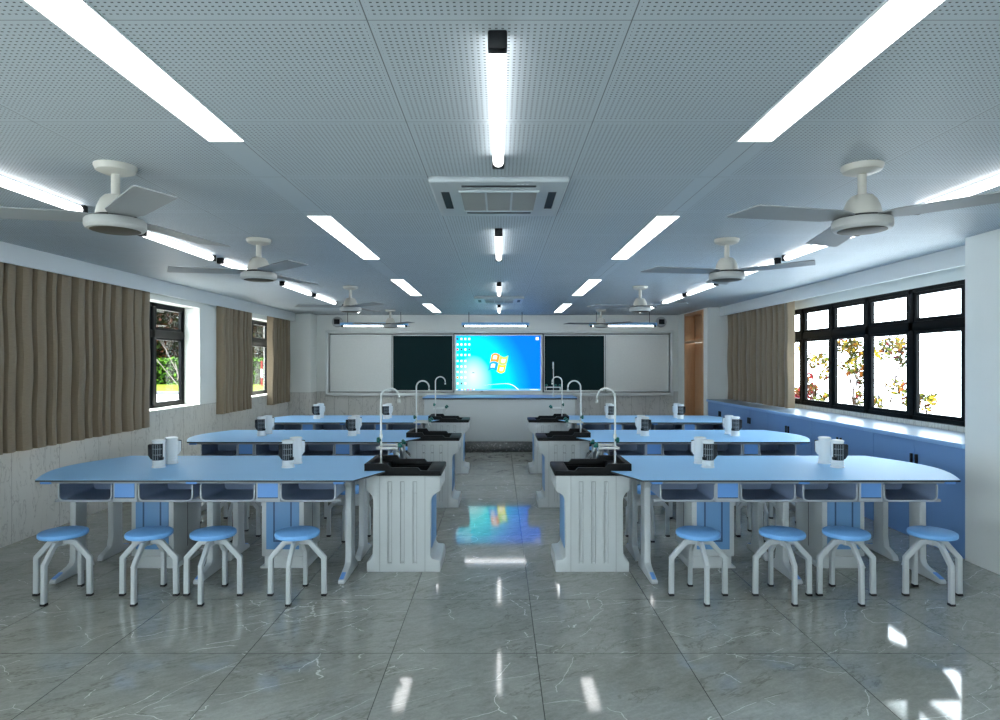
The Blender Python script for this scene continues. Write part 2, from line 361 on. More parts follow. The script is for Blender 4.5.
window('window_3', XW, 1, WR[0], 7)
b = MB().box(-1.6, 1.6, Y0-.14, Y0-.07, .95, 1.0).box(-1.6, 1.6, Y0-.14, Y0-.07, 2.40, 2.45)
for k in range(5): b.box(-1.6+.8*k-(.03 if k else 0), -1.6+.8*k+(.03 if k < 4 else 0), Y0-.14, Y0-.07, 1.0, 2.40)
fr = struct(b.build('fill_window_4', 'black', smooth=False))  # unseen window, added for soft daylight from behind the camera
for k in range(4): MB().box(-1.57+.8*k, -.83+.8*k, Y0-.108, Y0-.102, 1.0, 2.40).build('pane', 'glass', fr, smooth=False)
# sills lining the openings
for i, (a, c) in enumerate(WL[1:]):
    struct(MB().box(XL-.22, XL+.012, a, c, ZW0-.001, ZW0+.012, bev=.003).build('trim_%d' % (i+7), 'plaster'))
# valances (curtain pelmets)
struct(MB().box(-4.185, -4.165, Y0, 12.9, 2.452, HC, bev=.002).box(XL, -4.185, 12.88, 12.9, 2.452, HC).build('trim_3', 'trim'))
struct(MB().box(4.015, 4.035, 5.14, 11.52, 2.452, HC, bev=.002).build('trim_4', 'trim'))
# tiled upstand between counter and window
struct(MB().box(XW-.012, XW, 5.14, 11.52, .945, .999).build('trim_5', 'tile', smooth=False))

# door bay in the right wall
dr = struct(MB().box(XD-.012, XD+.2, 11.74, 11.79, 0, 2.60, bev=.003).box(XD-.012, XD+.2, 12.88, 12.93, 0, 2.60, bev=.003)
            .box(XD-.012, XD+.2, 11.79, 12.88, 2.555, 2.60, bev=.003).build('door_1', 'wood'))
MB().box(XD-.02, XD+.06, 11.79, 12.88, 2.0, 2.05, bev=.004).build('transom_bar', 'wood', dr)
MB().box(XD+.19, XD+.23, 11.79, 12.88, 0, 2.01, bev=.003).build('door_leaf', 'wood', dr)
MB().box(XD+.19, XD+.22, 11.79, 12.88, 2.05, 2.555, bev=.003).box(XD+.175, XD+.19, 12.2, 12.24, 2.05, 2.555).build('fanlight_panel', 'wood', dr)
MB().tube([(XD+.17, 11.90, 1.0), (XD+.15, 11.90, 1.0), (XD+.15, 12.0, 1.0)], .01).build('door_handle', 'alu', dr)

# teaching platform
struct(MB().box(XL, XD, 11.38, YB, 0, .185, bev=.004).build('trim_6', 'granite'))

# ------------------------------------------------------------------ curtains
def curtain(x, side, y0, y1, z0, label, folds, group, amp=.112):
    n = folds*12; pts = []; rnd = random.Random(int(y0*100))
    ph = [rnd.uniform(.6, 1.4) for _ in range(folds+1)]; tot = sum(ph[:folds]); edges = [0]
    for k in range(folds): edges.append(edges[-1]+ph[k]/tot)
    for k in range(folds):
        a = amp*rnd.uniform(.75, 1.1); P = (edges[k+1]-edges[k])*(y1-y0)
        tilt = rnd.uniform(-.35, .55)               # each pleat's face leans its own way
        for i in range(20):
            t = i/20
            if t < .16: w = .5-.5*math.cos(PI*t/.16)
            elif t < .74: w = 1-tilt*.35*(t-.16)/.58+.10*math.sin(PI*(t-.16)/.58)
            elif t < .90: w = (1-tilt*.35)*(.5+.5*math.cos(PI*(t-.74)/.16))
            else: w = 0
            pts.append((x-side*a*w*.9, y0+edges[k]*(y1-y0)+P*(t+(.05 if t > .7 else 0)*math.sin(PI*min(1, (t-.7)/.3)))))
    pts.append((x, y1))
    tb = bmesh.new(); rows = []
    for j in range(9):
        z = z0+(2.53-z0)*j/8; s = 1-.08*(1+math.sin(j*1.3))
        rows.append([tb.verts.new((x+(px-x)*s, py+.004*math.sin(j*2+py*9), z)) for px, py in pts])
    for u, v in zip(rows, rows[1:]):
        for i in range(len(pts)-1): tb.faces.new((u[i], u[i+1], v[i+1], v[i]))
    bmesh.ops.recalc_face_normals(tb, faces=tb.faces)
    ret = bmesh.ops.extrude_face_region(tb, geom=list(tb.faces)); vs = [g for g in ret['geom'] if isinstance(g, bmesh.types.BMVert)]
    bmesh.ops.translate(tb, verts=vs, vec=(side*.006, 0, 0)); bmesh.ops.recalc_face_normals(tb, faces=tb.faces)
    b = MB(); b._add(tb); o = b.build('curtain', 'cloth', ang=50)
    # a rail is carried behind the pelmet; the curtain hangs from it
    return tag(o, label, 'curtain', group)
G = 'taupe pleated window curtains'
curtain(-4.318, -1, 3.2, 6.315, .825, 'taupe pleated curtain nearest the camera on the left wall', 17, G)
curtain(-4.318, -1, 6.318, 7.74, .825, 'taupe pleated curtain just before the big left window opening', 8, G)
curtain(-4.318, -1, 9.65, 10.87, .825, 'taupe curtain between the two uncovered left window parts', 8, G)
curtain(-4.318, -1, 11.75, 12.87, .825, 'farthest taupe curtain on left wall beside the pillar', 7, G)
curtain(4.225, 1, 9.05, 11.47, .955, 'taupe curtain over the far end of the right windows', 13, G)
for xx, y0, y1, w in ((-4.245, Y0+.05, 12.85, 'left'), (4.235, 5.2, 11.48, 'right')):
    tag(MB().box(xx-.02, xx+.02, y0, y1, 2.53, 2.55).box(xx-.01, xx+.01, y0, y1, 2.55, HC).build('curtain_rail', 'alu'), 'metal curtain rail hidden behind the %s white pelmet' % w, 'curtain rail')

# ------------------------------------------------------------------ lamps
ORD = ['nearest', 'second nearest', 'third nearest', 'farthest']
proto = root('ceiling_strip_light', (0, 0, HC), 'x', 'ceiling light', 'recessed ceiling strip lights')
MB().box(-.082, .082, -.90, .90, -.004, .01).box(-.082, -.077, -.90, .90, -.007, -.004).build('light_housing', 'trim', proto, smooth=False)
MB().box(-.077, .077, -.895, .895, -.006, -.004).build('diffuser', 'lamp', proto, smooth=False)
kids = family(proto); first = True
for sx, side in ((-1.246, 'left'), (1.164, 'right')):
    for i, yc in enumerate((1.99, 5.26, 8.59, 11.75)):
        place(proto, kids, first, (sx, yc, HC), '%s recessed white strip light in the %s ceiling row' % (ORD[i], side)); first = False
proto = root('ceiling_tube_light', (0, 0, HC), 'x', 'ceiling light', 'black capped ceiling tube lights')
for y in (-.605, .605):
    s = 1 if y > 0 else -1
    MB().box(-.03, .03, min(y, y-s*.04), max(y, y-s*.04), -.058, 0, bev=.006).build('end_cap', 'dblack', proto)
MB().prism([(.026*math.cos(math.radians(a)), -.034+.026*math.sin(math.radians(a))) for a in range(0, 360, 18)], 'y', -.557, .557).build('diffuser', 'lamp', proto, smooth=False)
MB().box(-.012, .012, -.56, .56, -.010, 0).build('base_tray', 'trim', proto, smooth=False)
kids = family(proto); first = True
for i, yc in enumerate((2.53, 5.37, 8.53, 11.6)):
    place(proto, kids, first, (-.006, yc, HC), '%s tube light on the centre line of the ceiling' % ORD[i]); first = False
names = ['first', 'second', 'third', 'fourth', 'fifth', 'sixth']
for X, side in ((-2.70, 'left'), (2.69, 'right')):
    for i, yc in enumerate((3.50, 5.36, 6.70, 8.44, 9.79, 11.55)):
        place(proto, kids, False, (X, yc, HC), 'tube light under the %s ceiling fans, %s from the camera' % (side, names[i]))

# ceiling cassettes
def cassette(y, label):
    r = root('ceiling_air_conditioner', (-.004, y, HC), label, 'air conditioner', 'ceiling cassette air conditioners')
    a, c = .385, .40
    b = MB().box(-a, a, -c, c, -.035, 0, bev=.012, seg=3); o = b.build('cover', 'acw', r)
    q = MB().box(-.21, .21, -.335, -.285, -.06, -.015).box(-.21, .21, .285, .335, -.06, -.015).box(-.335, -.285, -.2, .2, -.06, -.015).box(.285, .335, -.2, .2, -.06, -.015).build('cut', 'acw')
    boolean(o, q)
    for (x0, x1, y0, y1) in ((-.21, .21, -.335, -.285), (-.21, .21, .285, .335), (-.335, -.285, -.2, .2), (.285, .335, -.2, .2)):
        MB().box(x0+.002, x1-.002, y0+.002, y1-.002, -.033, -.014).build('air_outlet', 'dark', r, smooth=False)
    g = MB().box(-.225, .225, -.225, .225, -.04, -.034).build('intake_grille', 'acgrey', r, smooth=False)
    b = MB()
    for x in (-.225, -.075, .075, .225): b.box(x-.006, x+.006, -.23, .23, -.045, -.034)
    for yy in (-.228, .228): b.box(-.23, .23, yy-.005, yy+.005, -.045, -.034)
    b.build('grille_frame', 'acw', g, smooth=False)
    b = MB()
    for x in (.10, .125, .15): b.box(x, x+.014, -.36, -.352, -.037, -.034)
    b.build('indicator_light', 'white', r, smooth=False)
cassette(3.83, 'white square ceiling air conditioner nearest the camera')
cassette(10.05, 'small looking far ceiling air conditioner before the screen')

# ceiling fans
proto = root('ceiling_fan', (0, 0, HC), 'x', 'ceiling fan', 'three bladed ceiling fans')
MB().lathe([(.100, 0), (.100, -.010), (.090, -.030), (.055, -.044), (.0, -.047)], seg=32).build('ceiling_canopy', 'fan', proto)
MB().lathe([(.021, -.04), (.021, -.17)], seg=16).build('down_rod', 'fan', proto)
MB().lathe([(0, -.155), (.05, -.156), (.070, -.178), (.085, -.215), (.092, -.255), (.088, -.262), (0, -.263)], seg=32).build('motor_housing', 'fan', proto)
MB().lathe([(0, -.262), (.09, -.262), (.09, -.276), (.135, -.278), (.142, -.288), (.142, -.318), (.132, -.332), (.112, -.335), (.108, -.320), (0, -.320)], seg=40).build('fan_disc', 'ring', proto)
MB().lathe([(0, -.262), (.10, -.262), (.10, -.276), (0, -.276)], seg=32).build('blade_hub', 'dblack', proto)
MB().lathe([(0, -.317), (.116, -.317), (.116, -.336), (.10, -.340), (0, -.342)], seg=32).build('bottom_plate', 'bronze', proto)
for a in (77, 192, 314):
    L_ = 1.12 if a == 77 else 1.0
    out = [(.07, -.045), (.18, -.088), (.70*L_, -.098), (.72*L_, -.09), (.66*L_, .098), (.18, .088), (.07, .045)]
    mt = Matrix.Translation((0, 0, -.268)) @ Matrix.Rotation(math.radians(a), 4, 'Z') @ Matrix.Rotation(math.radians(-2 if a == 314 else 5), 4, 'X')
    MB().prism(out, 'z', -.003, .003, bev=.001, mtx=mt, seg=1).build('blade', 'blade', proto)
kids = family(proto); first = True
for X, side in ((-1.98, 'left'), (1.870, 'right')):
    for i, yc in enumerate((3.26, 5.2, 8.4, 12.1)):
        if i == 3: X += -.11 if X < 0 else .07
        place(proto, kids, first, (X, yc, HC), '%s three bladed ceiling fan on the %s side' % (ORD[i], side)); first = False

# ------------------------------------------------------------------ laboratory tables
CX = -.012
ROW = 2.165
GR = ['nearest', 'middle', 'farthest']
def build_table(s, side):
    U0, YC = 2.15, 5.04
    r = root('lab_table', (CX+s*U0, YC, 0), 'x', 'table', 'long blue topped laboratory tables')
    mb = lambda: MB(s, U0, YC)
    yn, yf = YC-.585, YC+.585
    arcp = [(3.262+.19*math.sin(PI*t/12), yn+(yf-yn)*t/12) for t in range(13)]
    out = [(1.026, 4.826), (.862, 4.826), (1.02, yn)]+arcp+[(1.02, yf), (.862, 5.314), (1.026, 5.314)]
    b = mb(); b.prism(out, 'z', .766, .778, mat=1); b.prism([(x, y) for x, y in out], 'z', .778, .780, mat=0)
    b.build('tabletop', ['laminate', 'core'], r, smooth=False)
    # apron frame
    for yy in (YC-.53, YC+.49): mb().box(1.10, 3.20, yy, yy+.04, .745, .766, bev=.004).build('apron_rail', 'rail', r)
    for yy in (YC-.45, YC+.425): mb().box(1.14, 3.22, yy, yy+.025, .594, .616, bev=.005).build('cross_rail', 'rail', r)
    for xx in (1.13, 2.16, 3.19): mb().box(xx, xx+.05, YC-.42, YC+.42, .742, .766, bev=.004).build('top_bearer', 'rail', r)
    for fy in (-1, 1):
        Y = lambda v: YC+fy*v
        for u in (1.135, 2.185, 3.225):
            sh = 0 if fy > 0 else .10      # the rear posts stand a little further out
            prof = [(-.465, .0), (-.47, .022), (-.455, .034), (-.37, .056), (-.285-sh*.8, .078), (-.260-sh, .095), (-.250-sh, .13), (-.248-sh, .66), (-.33-sh*.5, .72), (-.53, .75), (-.53, .766), (-.10-sh, .766), (-.112-sh, .66), (-.118-sh, .16), (-.10-sh, .085), (-.03-sh*.6, .04), (-.015-sh*.6, .0)]
            leg = mb().prism([(Y(a), z) for a, z in prof], 'x', u-.024, u+.024, bev=.009).build('leg', 'steel', r)
            sl = [(-.452, .034), (-.375, .055), (-.375, .061), (-.455, .040)]
            mb().prism([(Y(a), z) for a, z in sl], 'x', u-.014, u+.014).build('foot_cap', 'blue', leg, smooth=False)
            mb().box(u-.038, u+.038, min(Y(-.54), Y(-.47)), max(Y(-.54), Y(-.47)), .741, .766, bev=.004).build('bracket_cap', 'blue', leg)
        # book trays, open towards the seat
        for u0, u1 in ((1.166, 1.558), (1.745, 2.133), (2.191, 2.578), (2.771, 3.152)):
            y0, y1 = sorted((Y(-.50), Y(-.12)))
            b = mb(); c = .035
            L1 = [(u0, .748), (u0, .616+c), *arc((u0+c, .616+c), c, 180, 270, 4)[1:], *arc((u1-c, .616+c), c, 270, 360, 4), (u1, .748)]
            t = .006
            L2 = [(u1-t, .748), (u1-t, .616+c), *arc((u1-c, .616+c), c-t, 360, 270, 4)[1:], *arc((u0+c, .616+c), c-t, 270, 180, 4), (u0+t, .748)]
            b.prism(L1+L2, 'y', y0, y1)
            yb0, yb1 = sorted((Y(-.12), Y(-.112))); b.box(u0+.004, u1-.004, yb0, yb1, .618, .748)
            tr = b.build('book_tray', 'tray', r)
            b = mb(); ya, yb_ = sorted((Y(-.508), Y(-.498)))
            L1 = [(u0-.004, .73), (u0-.004, .616+c), *arc((u0+c, .616+c), c+.004, 180, 270, 4)[1:], *arc((u1-c, .616+c), c+.004, 270, 360, 4), (u1+.004, .73)]
            L2 = [(u1-t, .73), (u1-t, .616+c), *arc((u1-c, .616+c), c-t, 360, 270, 4)[1:], *arc((u0+c, .616+c), c-t, 270, 180, 4), (u0+t, .73)]
            b.prism(L1+L2, 'y', ya, yb_).build('tray_lip', 'lip', tr)
        for u0, u1 in ((1.565, 1.738), (2.595, 2.765)):
            y0, y1 = sorted((Y(-.50), Y(-.12)))
            bx = mb().box(u0, u1, y0, y1, .608, .766, bev=.004).build('socket_box', 'lip', r)
            ya, yb_ = sorted((Y(-.505), Y(-.499)))
            mb().box(u0+.014, u1-.014, ya, yb_, .640, .758).build('blue_plate', 'blue', bx, smooth=False)
            mb().box(u0+.014, u1-.014, ya, yb_, .634, .640).build('dark_slot', 'core', bx, smooth=False)
    return r
def build_cabinet(s):
    U0, Y = 2.70, 5.14
    r = root('under_table_cabinet', (0, 0, 0), 'x', 'cabinet', 'small cabinets under the laboratory tables')
    mb = lambda: MB(s, U0, Y)
    mb().box(U0-.165, U0+.165, Y-.22, Y+.22, .10, .612, bev=.006).build('body', 'cab', r)
    mb().prism([(U0-.15, .094), (U0-.15, .02), (U0-.185, .012), (U0-.185, 0), (U0+.185, 0), (U0+.185, .012), (U0+.15, .02), (U0+.15, .094)], 'y', Y-.20, Y+.20, bev=.003).build('plinth', 'cab', r)
    mb().box(U0-.14, U0+.14, Y-.19, Y+.19, .09, .104).build('plinth_gap', 'core', r, smooth=False)
    for f in (-1, 1):
        ya, yb_ = sorted((Y+f*.218, Y+f*.226))
        d = mb().box(U0-.128, U0+.128, ya, yb_, .155, .600, bev=.003).build('door', 'bluedark', r)
        yc, yd = sorted((Y+f*.226, Y+f*.2275)); b = mb()
        x0, x1, z0, z1 = U0-.072, U0+.072, .215, .575
        for q in ((x0, x1, z0, z0+.012), (x0, x1, z1-.012, z1), (x0, x0+.012, z0, z1), (x1-.012, x1, z0, z1)): b.box(q[0], q[1], yc, yd, q[2], q[3])
        b.build('panel_groove', 'groove', d, smooth=False)
    b = mb()
    for f in (-1, 1): b.box(min(U0+f*.165, U0+f*.167), max(U0+f*.165, U0+f*.167), Y-.002, Y+.002, .12, .60)
    b.build('side_seam', 'core', r, smooth=False)
    return r
def build_tower(s):
    r = root('socket_tower', (0, 0, 0), 'x', 'power socket tower', 'white socket towers on the laboratory tables')
    mb = lambda: MB(s)
    c = mb().lathe([(.050, 0), (.050, .010), (.0445, .013), (.0445, .020), (.048, .022), (.048, .032), (.0445, .034), (.0445, .042), (.048, .044), (.048, .050), (.045, .052), (.045, .202), (.0495, .204), (.0495, .212), (.045, .215), (0, .215)], seg=32).build('column', 'white', r, ang=20)
    mb().lathe([(0, .2145), (.040, .2145), (.040, .217), (0, .218)], seg=24).build('cap', 'white', r)
    # dark socket panel curved over the front
    def shell(a0, a1, r0, r1, z0, z1, n=10):
        o = [(r1*math.cos(math.radians(a0+(a1-a0)*i/n)), r1*math.sin(math.radians(a0+(a1-a0)*i/n))) for i in range(n+1)]
        i_ = [(r0*math.cos(math.radians(a1+(a0-a1)*i/n)), r0*math.sin(math.radians(a1+(a0-a1)*i/n))) for i in range(n+1)]
        return o+i_
    p = mb().prism(shell(205, 318, .041, .049, 0, 0), 'z', .060, .190, bev=.0008, seg=1).build('socket_panel', 'dark', r)
    b = mb()
    for a in (232, 250, 268, 286, 303): b.prism(shell(a-1.1, a+1.1, .0485, .0500, 0, 0, 2), 'z', .064, .186)
    for z in (.102, .148): b.prism(shell(215, 314, .0485, .0500, 0, 0, 10), 'z', z, z+.003)
    b.build('socket_grid', 'greyline', p, smooth=False)
    mb().box(-.052, -.030, -.046, -.020, .064, .086, bev=.002).build('panel_clip', 'dblack', p, smooth=False)
    # opened lid swung to the outer side (+x before mirroring)
    out = [(.038, .070), (.050, .068), (.070, .100), (.072, .180), (.064, .188), (.038, .188)]
    mt = Matrix.Rotation(math.radians(-18), 4, 'Z')
    lid = mb().prism(out, 'y', -.030, -.022, bev=.001, mtx=mt, seg=1).prism([(.038, .072), (.050, .070), (.068, .098), (.069, .178), (.038, .186)], 'y', -.022, .0, mtx=mt, mat=1).build('side_lid', ['dark', 'white'], r)
    mb().box(.048, .070, -.035, -.030, .150, .184, mtx=mt).build('lid_latch', 'dblack', lid, smooth=False)
    return r
def build_sink(s):
    U0, YC = .74, 5.065
    r = root('sink_cabinet', (0, 0, 0), 'x', 'sink cabinet', 'white sink cabinets with black basins')
    mb = lambda: MB(s, U0, YC)
    y0, y1 = YC-.215, YC+.235
    prof = [(1.008, 0), (1.008, .075), (.985, .092), (.965, .12), (.960, .20), (.960, .55), (.968, .585), (.990, .612), (1.010, .622), (1.010, .746),
            (.445, .746), (.445, .622), (.462, .612), (.500, .585), (.515, .55), (.518, .20), (.518, .12), (.500, .098), (.448, .092), (.442, .075), (.442, 0)]
    body = mb().prism(prof[::-1], 'y', y0, y1, bev=.006).build('body', 'cab', r)
    c = mb()
    for a, z in ((.842-.012, 0), (.746-.012, 0), (.650-.012, 0)): c.box(a-.014, a+.014, y0-.01, y0+.010, .07, .69); c.box(a-.014, a+.014, y1-.010, y1+.01, .07, .69)
    for a in (.907, .560): c.box(a-.0013, a+.0013, y0-.01, y0+.008, -.01, .76)
    c.box(.527, .993, y0+.016, y1-.016, .594, .80)
    boolean(body, c.build('cut', 'cab'))
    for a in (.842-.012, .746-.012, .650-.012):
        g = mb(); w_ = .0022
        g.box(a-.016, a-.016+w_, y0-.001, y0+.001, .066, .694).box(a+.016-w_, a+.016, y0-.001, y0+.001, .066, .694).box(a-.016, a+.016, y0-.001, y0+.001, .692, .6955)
        g.build('groove_shade_line', 'outl', r, smooth=False)  # dark strips paint the shade along the groove edges
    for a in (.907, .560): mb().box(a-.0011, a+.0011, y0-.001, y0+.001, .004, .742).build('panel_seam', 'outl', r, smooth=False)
    b = mb().box(.512, .522, y0+.055, y1-.055, .17, .575, bev=.003).build('aisle_door', 'bluedark', r)
    mb().box(.956, .966, y0+.055, y1-.055, .17, .53, bev=.003).build('rear_door', 'bluedark', r)
    # black resin top with raised basin walls
    b = mb(); Y0_, Y1_ = YC-.235, YC+.245
    wp = [(1.022, .742), (1.022, .833), (.845, .833), (.825, .803), (.615, .803), (.592, .779), (.44, .779), (.434, .742)]
    for a, c_ in ((Y0_, Y0_+.035), (Y1_-.035, Y1_)): b.prism(wp[::-1], 'y', a, c_, bev=.003)
    b.box(.985, 1.022, Y0_+.02, Y1_-.02, .742, .833, bev=.003)
    b.box(.434, .53, Y0_+.02, Y1_-.02, .742, .779, bev=.003)
    b.prism([(.53, .779), (.53, .60), (.56, .60), (.545, .779)][::-1], 'y', Y0_+.03, Y1_-.03)
    b.box(.53, .99, Y0_+.03, Y1_-.03, .60, .612)
    b.box(.89, .99, Y0_+.03, Y1_-.03, .60, .79)
    for a, c_ in ((Y0_+.035, Y0_+.041), (Y1_-.041, Y1_-.030)): b.box(.53, .99, a, c_, .60, .75)
    b.build('sink_top', 'sink', r)
    # gooseneck tap with two side outlets
    pu, py = .944, YC+.035
    path = [(pu, py, .785), (pu, py, 1.327)]+[(pu-.073+.073*math.cos(math.radians(a)), py, 1.327+.073*math.sin(math.radians(a))) for a in range(15, 181, 15)]+[(pu-.146, py, 1.295)]
    t = mb().tube(path, .0085, 12).lathe([(.014, 0), (.014, .03)], (pu, py, 1.0), 12).tube([(pu-.146, py, 1.31), (pu-.146, py, 1.285)], .011, 12).lathe([(.02, 0), (.02, .012)], (pu, py, .785), 14)
    t.tube([(pu+.006, py-.10, .93), (pu+.006, py+.12, .93)], .010, 10)
    for yy in (py-.09, py+.11):
        t.tube([(pu+.02, yy, .93), (pu-.15, yy, .93)], .0105, 10).tube([(pu-.145, yy, .945), (pu-.145, yy, .90), (pu-.16, yy, .875)], [.012, .012, .006], 10)
    tap = t.build('lab_tap', 'tapw', r)
    for (cx, cy, cz) in ((pu+.018, py-.02, .985), (pu-.168, py-.09, .955), (pu-.168, py+.11, .955)):
        h = mb(); tilt = Matrix.Translation((cx, cy, cz)) @ Matrix.Rotation(math.radians(-50 if cz < .98 else 90), 4, 'Y')
        h.lathe([(0, -.022), (.010, -.022), (.010, -.012), (.021, -.010), (.024, 0), (.021, .010), (.010, .012), (0, .013)], (0, 0, 0), 12, mtx=tilt).box(-.005, .005, -.03, .03, -.007, .007, bev=.002, mtx=tilt)
        h.build('valve_handle', 'teal', tap)
    return r
def build_stool():
    r = root('lab_stool', (0, 0, 0), 'x', 'stool', 'blue round laboratory stools')
    MB().lathe([(0, .412), (.136, .412), (.144, .414), (.149, .420), (.150, .434), (.147, .442), (.139, .447), (0, .449)], seg=36).build('seat', 'seat', r)
    MB().lathe([(.022, .35), (.022, .395), (.07, .40), (.07, .410), (0, .410)], seg=20).build('hub', 'steel', r)
    for k in range(4):
        a = k*PI/2; c, s_ = math.cos(a), math.sin(a)
        P = [(.015, .376), (.085, .370), (.183, .262), (.185, .012)]
        leg = MB().tube([(q*c, q*s_, z) for q, z in P], 0.0135, square=True, flat=1.28, up=(-s_, c, 0)).build('leg', 'steel', r)
        MB().box(.185*c-.018, .185*c+.018, .185*s_-.018, .185*s_+.018, 0, .016, bev=.003).build('foot_pad', 'dblack', leg)
    return r
stool = build_stool(); skids = family(stool); sfirst = True
us = (1.383, 1.963, 2.405, 3.0)
places = ['first', 'second', 'third', 'fourth']
for s, side in ((-1, 'left'), (1, 'right')):
    tb = build_table(s, side); tk = family(tb)
    cb = build_cabinet(s); ck = family(cb)
    tw = build_tower(s); wk = family(tw)
    sk = build_sink(s); kk = family(sk)
    for i in range(3):
        dy = ROW*i
        place(tb, tk, i == 0, (CX+s*2.15, 5.04+dy, 0), 'long blue topped table, %s of the three on the %s' % (GR[i], side))
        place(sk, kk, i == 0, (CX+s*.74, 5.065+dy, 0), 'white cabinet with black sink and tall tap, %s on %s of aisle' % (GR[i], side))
        for j, (u, wd) in enumerate(((1.675, 'aisle'), (2.69, 'wall'))):
            place(cb, ck, i == 0 and j == 0, (CX+s*u, 5.14+dy, 0), 'white cabinet with blue door under %s %s table, towards the %s' % (GR[i], side, wd))
        for j, (u, wd) in enumerate(((1.660, 'aisle'), (2.684, 'wall'))):
            for q, (yy, rz, fb) in enumerate(((5.0, 0, 'front'), (5.195, PI, 'rear'))):
                place(tw, wk, i == 0 and j == 0 and q == 0, (CX+s*u, yy+dy, .780), '%s white socket tower of the %s side pair on %s %s table' % (fb, wd, GR[i], side), rz)
        for fb, yy in (('near', 4.363), ('far', 5.85)):
            for k, u in enumerate(us):
                place(stool, skids, sfirst, (CX+s*u, yy+dy, 0), 'blue round stool, %s side of %s %s table, %s from the aisle' % (fb, GR[i], side, places[k])); sfirst = False

# ------------------------------------------------------------------ wall counter on the right
tag(MB().box(3.765, XW-.012, 5.145, 11.515, .905, .9435, bev=.006).box(3.775, XW-.014, 5.15, 11.51, .943, .945, mat=1).build('window_counter', ['countertop', 'ctop']), 'glossy blue worktop running below the right windows', 'worktop')
for k in range(5):
    y0 = 5.146+k*1.273; y1 = y0+1.271; yc = (y0+y1)/2
    r = root('base_cabinet', (4.1, yc, 0), 'blue base cabinet under the window worktop, %s from the camera' % names[k], 'cabinet', 'blue base cabinets under the window worktop')
    mb = lambda: MB(1, 4.1, yc)
    mb().box(3.815, 4.40, y0, y1, 0, .904).build('body', 'cabblue', r, smooth=False)
    for a, c, h in ((y0+.0015, yc-.0015, yc-.035), (yc+.0015, y1-.0015, yc+.035)):
        d = mb().box(3.797, 3.815, a, c, .004, .900, bev=.0015, seg=1).build('door', 'cabblue', r, smooth=False)
        mb().box(3.780, 3.797, h-.012, h+.012, .685, .775, bev=.003).build('handle', 'dblack', d)

# ------------------------------------------------------------------ teacher's end
r = root('demonstration_bench', (0, 11.8, .185), 'wide grey teacher bench with thin blue top on the platform', 'bench')
mb = lambda: MB(1, 0, 11.8, .185)
mb().box(-1.39, 1.40, 11.40, 12.15, .968, .988, bev=.003).build('bench_top', 'countertop', r)
mb().box(-1.39, 1.40, 11.40, 12.15, .948, .968).build('top_underside_shade', 'core', r, smooth=False)  # dark slab stands in for the shadow below the blue top
mb().box(-1.36, 1.37, 11.43, 12.10, .185, .955, bev=.004).build('bench_body', 'cab', r)
r = root('lab_tap', (1.0, 11.72, .988), 'tall three way tap with teal handles on the teacher bench', 'tap')
mb = lambda: MB(1, 1.0, 11.72, .988)
path = [(1, 11.72, .988), (1, 11.72, 1.56)]+[(1, 11.72+.06*(1-math.cos(math.radians(a))), 1.56+.06*math.sin(math.radians(a))) for a in range(20, 181, 20)]+[(1, 11.84, 1.50)]
mb().tube(path, .010, 12).lathe([(.03, 0), (.03, .012)], (1, 11.72, .988), 14).build('gooseneck_pipe', 'tapw', r)
mb().tube([(.86, 11.72, 1.155), (1.13, 11.72, 1.155)], .011).tube([(.865, 11.72, 1.16), (.865, 11.72, 1.10)], [.012, .007]).tube([(1.125, 11.72, 1.16), (1.125, 11.72, 1.10)], [.012, .007]).build('side_outlet', 'tapw', r)
for x in (.865, 1.04, 1.125): mb().lathe([(0, 0), (.012, 0), (.028, .012), (.03, .03), (.018, .045), (0, .048)], (x, 11.72, 1.165), 12).build('valve_handle', 'teal', r)

# blackboard wall unit
YF = YB-.10
r = root('blackboard', (0, YB, 0), 'wide framed board with dark green middle panels flanking the screen', 'blackboard')
mb = lambda: MB(1, 0, YB)
b = mb(); x0, x1, z0, z1 = -3.66, 3.655, .915, 2.29
b.box(x0, x1, YF-.03, YB, z0, z0+.06, bev=.01).box(x0, x1, YF-.03, YB, z1-.06, z1, bev=.01).box(x0, x0+.06, YF-.03, YB, z0, z1, bev=.01).box(x1-.06, x1, YF-.03, YB, z0, z1, bev=.01)
b.build('outer_frame', 'alu', r)
b = mb()
for a, c in ((-3.585, -2.27), (-2.27, -.965), (.925, 2.235), (2.235, 3.58)):
    w = .028
    b.box(a+.012, c-.003, YF+.02, YB-.01, 2.178, 2.202, bev=.003).box(a+.012, c-.003, YF+.02, YB-.01, 1.002, 1.03, bev=.003).box(a+.010, a+w, YF+.02, YB-.01, 1.002, 2.202, bev=.003).box(c-w, c-.008, YF+.02, YB-.01, 1.002, 2.202, bev=.003)
b.build('panel_frame', 'alu', r)
mb().box(-3.557, -2.298, YF+.04, YB, 1.03, 2.178).build('side_board', 'board', r, smooth=False)
mb().box(2.263, 3.552, YF+.04, YB, 1.03, 2.178).build('side_board', 'board', r, smooth=False)
for a, c in ((-2.242, -.993), (.953, 2.207)): mb().box(a, c, YF+.035, YB, 1.03, 2.178).build('chalkboard_panel', 'chalk', r, smooth=False)
mb().box(-3.59, 3.585, YF+.055, YB-.001, .985, 2.22).build('gap_shadow_backing', 'outl', r, smooth=False)  # dark plate added so the gaps around the panels read as shadow lines

